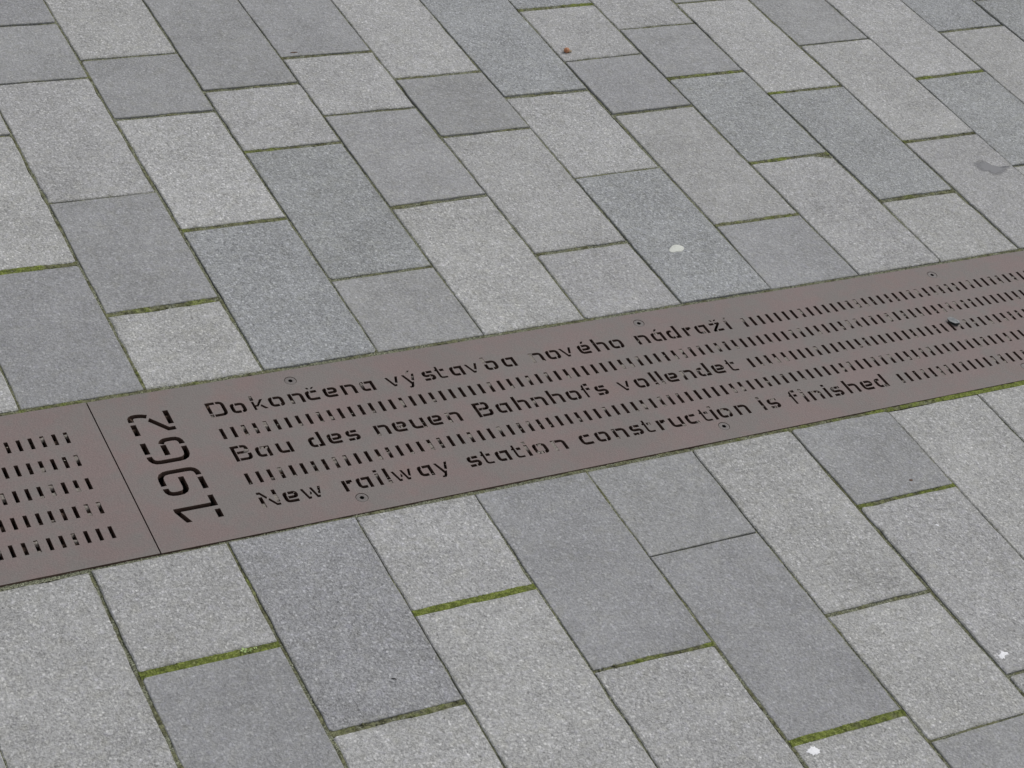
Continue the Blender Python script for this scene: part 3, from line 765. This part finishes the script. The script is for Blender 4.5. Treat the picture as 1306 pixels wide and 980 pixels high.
# ------------------------------------------------------------------ dirt packed into slots and letters
dirt = MB(); dark = MB(); bits = MB()
def plug(mb, a, c, w, z0):
    """lumpy patch of dirt filling a hole of width w from a to c (mm)"""
    a = Vector(a); c = Vector(c); L = (c - a).length
    if L < 0.8: return
    d = (c - a) / L; n = Vector((-d.y, d.x)); nx = max(3, int(L / 0.9)); ny = 4
    k1, k2 = random.uniform(-1.6, 1.6), random.uniform(-1.6, 1.6); v = []; f = []
    for i in range(nx + 1):
        t = i / nx
        for j in range(ny + 1):
            s = (j / ny - 0.5) * (w + 0.5)
            sh = (k1 * (1 - t) + k2 * t) * (j / ny - 0.5)
            p = a + d * (L * t + sh) + n * s
            z = z0 + 0.7 * noise.noise(Vector((p.x * 0.5, p.y * 0.5, 4.2))) + 0.4 * noise.noise(Vector((p.x * 1.3, p.y * 1.3, 0.2)))
            if i in (0, nx): z -= 5.0
            v.append((p.x / 1000, p.y / 1000, min(z, 0.2) / 1000))
    for i in range(nx):
        for j in range(ny):
            k = i * (ny + 1) + j; f.append((k, k + ny + 1, k + ny + 2, k + 1))
    mb.add(v, f)
def fleck(mb, x, y, z, sz):
    pts = []
    ang = random.uniform(0, 6)
    for k in range(5):
        a = ang + k * 1.2566; r = sz * random.uniform(0.5, 1.1)
        pts.append(((x + r * math.cos(a)) / 1000, (y + 0.6 * r * math.sin(a)) / 1000, (z + random.uniform(-0.5, 0.5)) / 1000))
    pts.append((x / 1000, y / 1000, (z + sz * 0.5) / 1000))
    mb.add(pts, [(k, (k + 1) % 5, 5) for k in range(5)])
def along(path, s):
    for a, c in zip(path[:-1], path[1:]):
        a = Vector(a); c = Vector(c); L = (c - a).length
        if s <= L or c is path[-1]: return a + (c - a) * min(1, s / max(L, 1e-6))
        s -= L
    return Vector(path[-1])
def dirty(path, w, choke, z, pc):
    L = sum((Vector(c) - Vector(a)).length for a, c in zip(path[:-1], path[1:]))
    def seg(s0, s1, mb, z0):
        n = max(1, int((s1 - s0) / 4)) if len(path) > 2 else 1
        for k in range(n):
            a = along(path, s0 + (s1 - s0) * k / n); c = along(path, s0 + (s1 - s0) * (k + 1) / n + 0.3)
            plug(mb, a, c, w, z0)
    if choke > 0.5:
        seg(0.2, L * random.uniform(.85, .99), dirt, z - 0.35)
        return
    if choke < -0.5:
        if random.random() < 0.45:
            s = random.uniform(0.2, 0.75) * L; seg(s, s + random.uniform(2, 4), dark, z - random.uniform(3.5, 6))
        return
    if random.random() < pc:
        for _ in range(random.choice((1, 1, 2))):
            l = min(L, random.choice((2.5, 4, 5, 7, 10))) * random.uniform(0.7, 1.2)
            s = random.choice((0.0, L - l, random.uniform(0, max(0.1, L - l))))
            seg(max(0, s), min(L, s + l), dirt, z - random.uniform(0.2, 1.2))
    if random.random() < 0.5:
        l = min(L, random.uniform(3, 9)); s = random.uniform(0, max(0.1, L - l))
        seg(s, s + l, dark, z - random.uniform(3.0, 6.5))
    if random.random() < 0.14:
        p = along(path, random.uniform(0.1, 0.9) * L); fleck(bits, p.x, p.y, z - random.uniform(0.3, 2.5), random.uniform(0.9, 1.7))
for path, w, ch in paths:
    if path[0][0] < 1800: dirty(path, w, ch, 0.3, 0.5 if len(path) == 2 and abs(path[0][0] - path[1][0]) < .01 else 0.16)
for path, w, ch in paths_l:
    if path[0][0] > -420: dirty(path, w, ch, 0.7, 0.36)
o = dirt.build('packed_dirt', M_CLOG, smooth=True); tag(o, 'grey brown dirt packed into the slots and letters of the plates', 'dirt', kind='stuff')
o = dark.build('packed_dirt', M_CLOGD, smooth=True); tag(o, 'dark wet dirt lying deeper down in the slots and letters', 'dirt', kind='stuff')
o = bits.build('pale_crumbs', M_BIT); tag(o, 'pale crumbs and bits caught in the slots of the plates', 'debris', kind='stuff')
# leaf litter lower down in the channel
lit = MB()
for _ in range(900):
    x = random.uniform(-350, 1700); y = random.uniform(-278, -24); z = random.uniform(-60, -22) - 20 * random.random()
    a = random.uniform(0, 6.28); s = random.uniform(5, 13); c_, s_ = math.cos(a), math.sin(a); v = []
    for u, w in ((-1, 0), (-.4, .45), (.5, .4), (1, 0), (.4, -.42), (-.5, -.4)):
        v.append(((x + s * (u * c_ - w * s_)) / 1000, (y + s * (u * s_ + w * c_)) / 1000, (z + random.uniform(-2.5, 2.5)) / 1000))
    lit.add(v, [(0, 1, 5), (1, 2, 4, 5), (2, 3, 4)])
o = lit.build('leaf_litter', M_LEAFB); tag(o, 'brown leaf litter lying in the drain channel under the plates', 'leaf litter', kind='stuff')

# ------------------------------------------------------------------ small things lying about
def patty(name, outline, h, mat, z0=0.0, parent=None, seed=0.0, dome=0.25):
    """a flattish lump with its own outline (mm), rounded rim and uneven top"""
    P_ = ccw([tuple(p) for p in outline]); n0 = len(P_); L = []
    for k in range(n0):                       # smooth the outline
        a, b_, c, d_ = [Vector(P_[(k + i - 1) % n0]) for i in range(4)]
        for t in (0.0, 0.5):
            L.append(0.5 * ((2 * b_) + (c - a) * t + (2 * a - 5 * b_ + 4 * c - d_) * t * t + (3 * b_ - a - 3 * c + d_) * t ** 3))
    n = len(L); cen = sum(L, Vector((0, 0))) / n
    zs = lambda q: slab_z(q.x, q.y) + z0
    v = []; f = []
    for s, z in ((1.0, -0.5), (1.02, 0.25), (0.95, 0.8), (0.75, 1.0), (0.5, 1 + dome * .6), (0.25, 1 + dome)):
        for p in L:
            q = cen + (p - cen) * s
            zz = zs(q) + z * h + (0.25 * h * noise.noise(Vector((q.x * 0.5, q.y * 0.5, seed))) if z > 0.5 else 0)
            v.append(((q.x - cen.x) / 1000, (q.y - cen.y) / 1000, zz / 1000))
    for r in range(5):
        for k in range(n):
            k2 = (k + 1) % n; f.append((r * n + k, r * n + k2, (r + 1) * n + k2, (r + 1) * n + k))
    v.append((0, 0, (zs(cen) + h * (1 + dome)) / 1000)); c = len(v) - 1
    for k in range(n): f.append((5 * n + k, 5 * n + (k + 1) % n, c))
    return link(name, mesh(name, v, f, True), mat, parent, (cen.x / 1000, cen.y / 1000, 0))
o = patty('chewing_gum', GUM, 0.8, M_GUM, 0.0); tag(o, 'flat oval of whitish chewing gum stuck to a bluish slab', 'chewing gum')
def RAG(P_):
    n = len(P_); cx = sum(p[0] for p in P_) / n; cy = sum(p[1] for p in P_) / n; out = []
    for k in range(n):
        a, b_ = P_[k], P_[(k + 1) % n]
        for t, w in ((0, random.uniform(0.98, 1.16)), (0.5, random.uniform(0.78, 0.98))):
            x = a[0] + (b_[0] - a[0]) * t; y = a[1] + (b_[1] - a[1]) * t
            out.append((cx + (x - cx) * w, cy + (y - cy) * w))
    return out
o = patty('bird_dropping', RAG(SPLAT1), 0.5, M_WHITE, 0.0, seed=3); tag(o, 'bright white ragged splat just below the mossy joint at the bottom edge', 'bird dropping')
o = patty('bird_dropping', RAG(SPLAT2), 0.4, M_WHITE, 0.0, seed=5); tag(o, 'broken white splat on pale slab near the lower right corner', 'bird dropping')
for k in range(7):
    x, y = 948 + random.uniform(-9, 9), -764 + random.uniform(-7, 7)
o = patty('white_speck', RAG(SPLAT3), 0.4, M_WHITE, 0.0, seed=8); tag(o, 'tiny white speck alone on the pale slab below the plate lettering', 'speck')
o = patty('grey_smear', STAIN, 0.25, M_FILM, 0.1, seed=2, dome=0.1)
_v = o.data.vertices; _n = (len(_v) - 1) // 6
_a = o.data.attributes.new('film', 'FLOAT', 'POINT'); _a.data.foreach_set('value', [(0.0, 0.0, 0.12, 0.55, 1.0, 1.0)[min(5, k // _n)] for k in range(len(_v))])

tag(o, 'smooth darker grey smear on the pale slab by the right edge', 'stain')

def lump(name, r, mat, parent=None, loc=(0, 0, 0), sub=2, amp=0.12, seed=1.0, rot=(0, 0, 0)):
    import bmesh
    bm = bmesh.new(); bmesh.ops.create_icosphere(bm, subdivisions=sub, radius=1)
    for v in bm.verts:
        k = 1 + amp * noise.noise(v.co * 1.7 + Vector((seed, seed, seed)))
        v.co = Vector((v.co.x * r[0] * k, v.co.y * r[1] * k, v.co.z * r[2] * k)) / 1000
    me = bpy.data.meshes.new(name); bm.to_mesh(me); bm.free()
    me.polygons.foreach_set('use_smooth', [True] * len(me.polygons))
    o = link(name, me, mat, parent, tuple(c / 1000 for c in loc)); o.rotation_euler = rot
    return o
e = link('fallen_nut', None, None, None, (1.1055, 0.7265, slab_z(1105.5, 726.5) / 1000)); tag(e, 'small orange brown nut with a pale husk on a grey slab', 'nut')
lump('kernel', (5.2, 5.0, 4.6), M_NUT, e, (-1.0, -0.5, 4.6), 3, 0.15)
lump('husk', (4.0, 3.2, 2.6), M_HUSK, e, (5.0, -1.0, 2.4), 2, 0.5, 4)
lump('husk', (3.2, 2.6, 1.8), M_HUSK, e, (1.0, 6.0, 1.6), 2, 0.5, 7)

# wedge shaped stone chip lying on the plate
def chip():
    # local x along the chip's length
    L = [(-10.5, -2.0), (-9.0, 3.4), (-2, 4.6), (6.5, 3.4), (10.5, 0.2), (5.0, -4.6), (-4.0, -4.8)]
    v = [(x * 0.8 + 0.8, y * 0.75, 0.0) for x, y in L] + [(x, y, 5.5 + 0.10 * x + 0.25 * y) for x, y in L] 
    v += [(x * 0.55, y * 0.5 + 0.4, 6.6 + 0.05 * x + 0.3 * y) for x, y in L]
    n = len(L); f = [tuple(range(n))[::-1]]
    for r in (0, 1):
        for k in range(n):
            k2 = (k + 1) % n; f.append((r * n + k, r * n + k2, (r + 1) * n + k2, (r + 1) * n + k))
    f.append(tuple(2 * n + k for k in range(n)))
    v = [(a / 1000, b_ / 1000, c / 1000) for a, b_, c in v]
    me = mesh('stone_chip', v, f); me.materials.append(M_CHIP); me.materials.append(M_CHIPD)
    for k in range(n + 1): me.polygons[k].material_index = 1  # underside and overhanging flanks take the painted shade colour
    return link('stone_chip', me)
o = chip(); o.location = (1.3245, -0.1475, 0.0006); o.rotation_euler.z = math.atan2(-16.5, 7.8)
tag(o, 'light grey wedge shaped stone chip lying across the plate slots', 'stone chip')

# small weed in the mossy joint
e = link('weed', None, None, None, (0.0372, -0.4752, -0.001)); tag(e, 'tiny green weed with four pale leaves in the mossy joint', 'weed')
def leaf_me():
    v = []; f = []
    for i in range(7):
        t = i / 6; w = 1.9 * math.sin(math.pi * min(1, t * 0.93 + 0.05)) ** 0.8
        for s in (-1, 0, 1): v.append((t * 5.2 / 1000, s * w / 1000, (0.9 * math.sin(t * 2.6) + 0.35 * abs(s)) / 1000))
    for i in range(6):
        for j in range(2):
            k = i * 3 + j; f.append((k, k + 3, k + 4, k + 1))
    return mesh('leaf', v, f, True)
lm = leaf_me()
for a, dx, dy in ((0.4, 0.5, 0), (1.9, 0, 0.6), (3.3, -0.6, 0), (5.0, 0, -0.5)):
    l = link('leaf', lm, M_LEAF, e, (dx * 1.6 / 1000, dy * 1.6 / 1000, 0.0018)); l.rotation_euler = (0.15, -0.2, a); l.scale = (.7, .8, .7)
for k in range(9):
    a = random.uniform(0, 6.28); r = random.uniform(0.5, 1.0)
    l = link('leaf', lm, M_STEM, e, (random.uniform(3, 17) / 1000, random.uniform(-2.5, 2.5) / 1000, 0.0004)); l.rotation_euler = (0.2, -0.5, a); l.scale = (r * .6,) * 3
lump('stem', (1.0, 1.0, 2.0), M_STEM, e, (0, 0, 0), 1, 0.1)

# a curled scrap of twig and three dark crumbs
def twig(x, y, ln, ang, label):
    pts = [Vector((math.cos(ang) * t * ln + 0.8 * math.sin(t * 5), math.sin(ang) * t * ln + 0.8 * math.cos(t * 4), 0.9 + 0.5 * math.sin(t * 6))) for t in [k / 7 - .5 for k in range(8)]]
    v = []; f = []
    for k, p in enumerate(pts):
        r = 0.75 * (1 - 0.4 * abs(k / 7 - 0.5) * 2)
        for j in range(6):
            a = j * math.pi / 3; v.append(((p.x + r * math.cos(a) * -math.sin(ang)) / 1000, (p.y + r * math.cos(a) * math.cos(ang)) / 1000, (p.z + r * math.sin(a)) / 1000))
    for k in range(7):
        for j in range(6): f.append((k * 6 + j, k * 6 + (j + 1) % 6, (k + 1) * 6 + (j + 1) % 6, (k + 1) * 6 + j))
    f.append(tuple(range(6))); f.append(tuple(42 + j for j in range(6)))
    o = link('twig', mesh('twig', v, f, True), M_TWIG, None, (x / 1000, y / 1000, slab_z(x, y) / 1000)); tag(o, label, 'twig')
twig(184.5, -567, 5.5, -1.0, 'tiny black twig scrap on the bluish slab near the bottom')
o = lump('dirt_spot', (3.0, 2.2, 0.5), M_CLOGD, None, (1025.7, -443.1, slab_z(1025.7, -443.1) + 0.1), 2, 0.4); tag(o, 'small dark round spot on the dark slab beneath the plate', 'spot')
o = lump('dirt_crumb', (7.0, 2.2, 0.7), M_CLOGD, None, (612.8, 801.8, slab_z(612.8, 801.8) + 0.2), 2, 0.5, 3); tag(o, 'dark dirt crumb on the slab edge in the upper left', 'dirt crumb')
print('slabs', slab_count)

grit = MB()
for k in range(520):
    if random.random() < 0.62:
        x = random.uniform(-380, 1650); y = random.choice((-1, 1)) * abs(random.gauss(0, 9)); y = (3 + y) if random.random() < .6 else (-302 + y)
        if -296 < y < -6 and random.random() < 0.6: continue
    else:
        x = random.uniform(-300, 2200); y = random.uniform(-900, 1040)
        if not in_view((x, y), 40): continue
    sz = random.uniform(0.5, 1.2); fleck(grit, x, y, slab_z(x, y) + 0.1, sz)
o = grit.build('loose_grit', M_BIT); tag(o, 'loose pale grains of grit scattered along the drain edges and slabs', 'grit', kind='stuff')
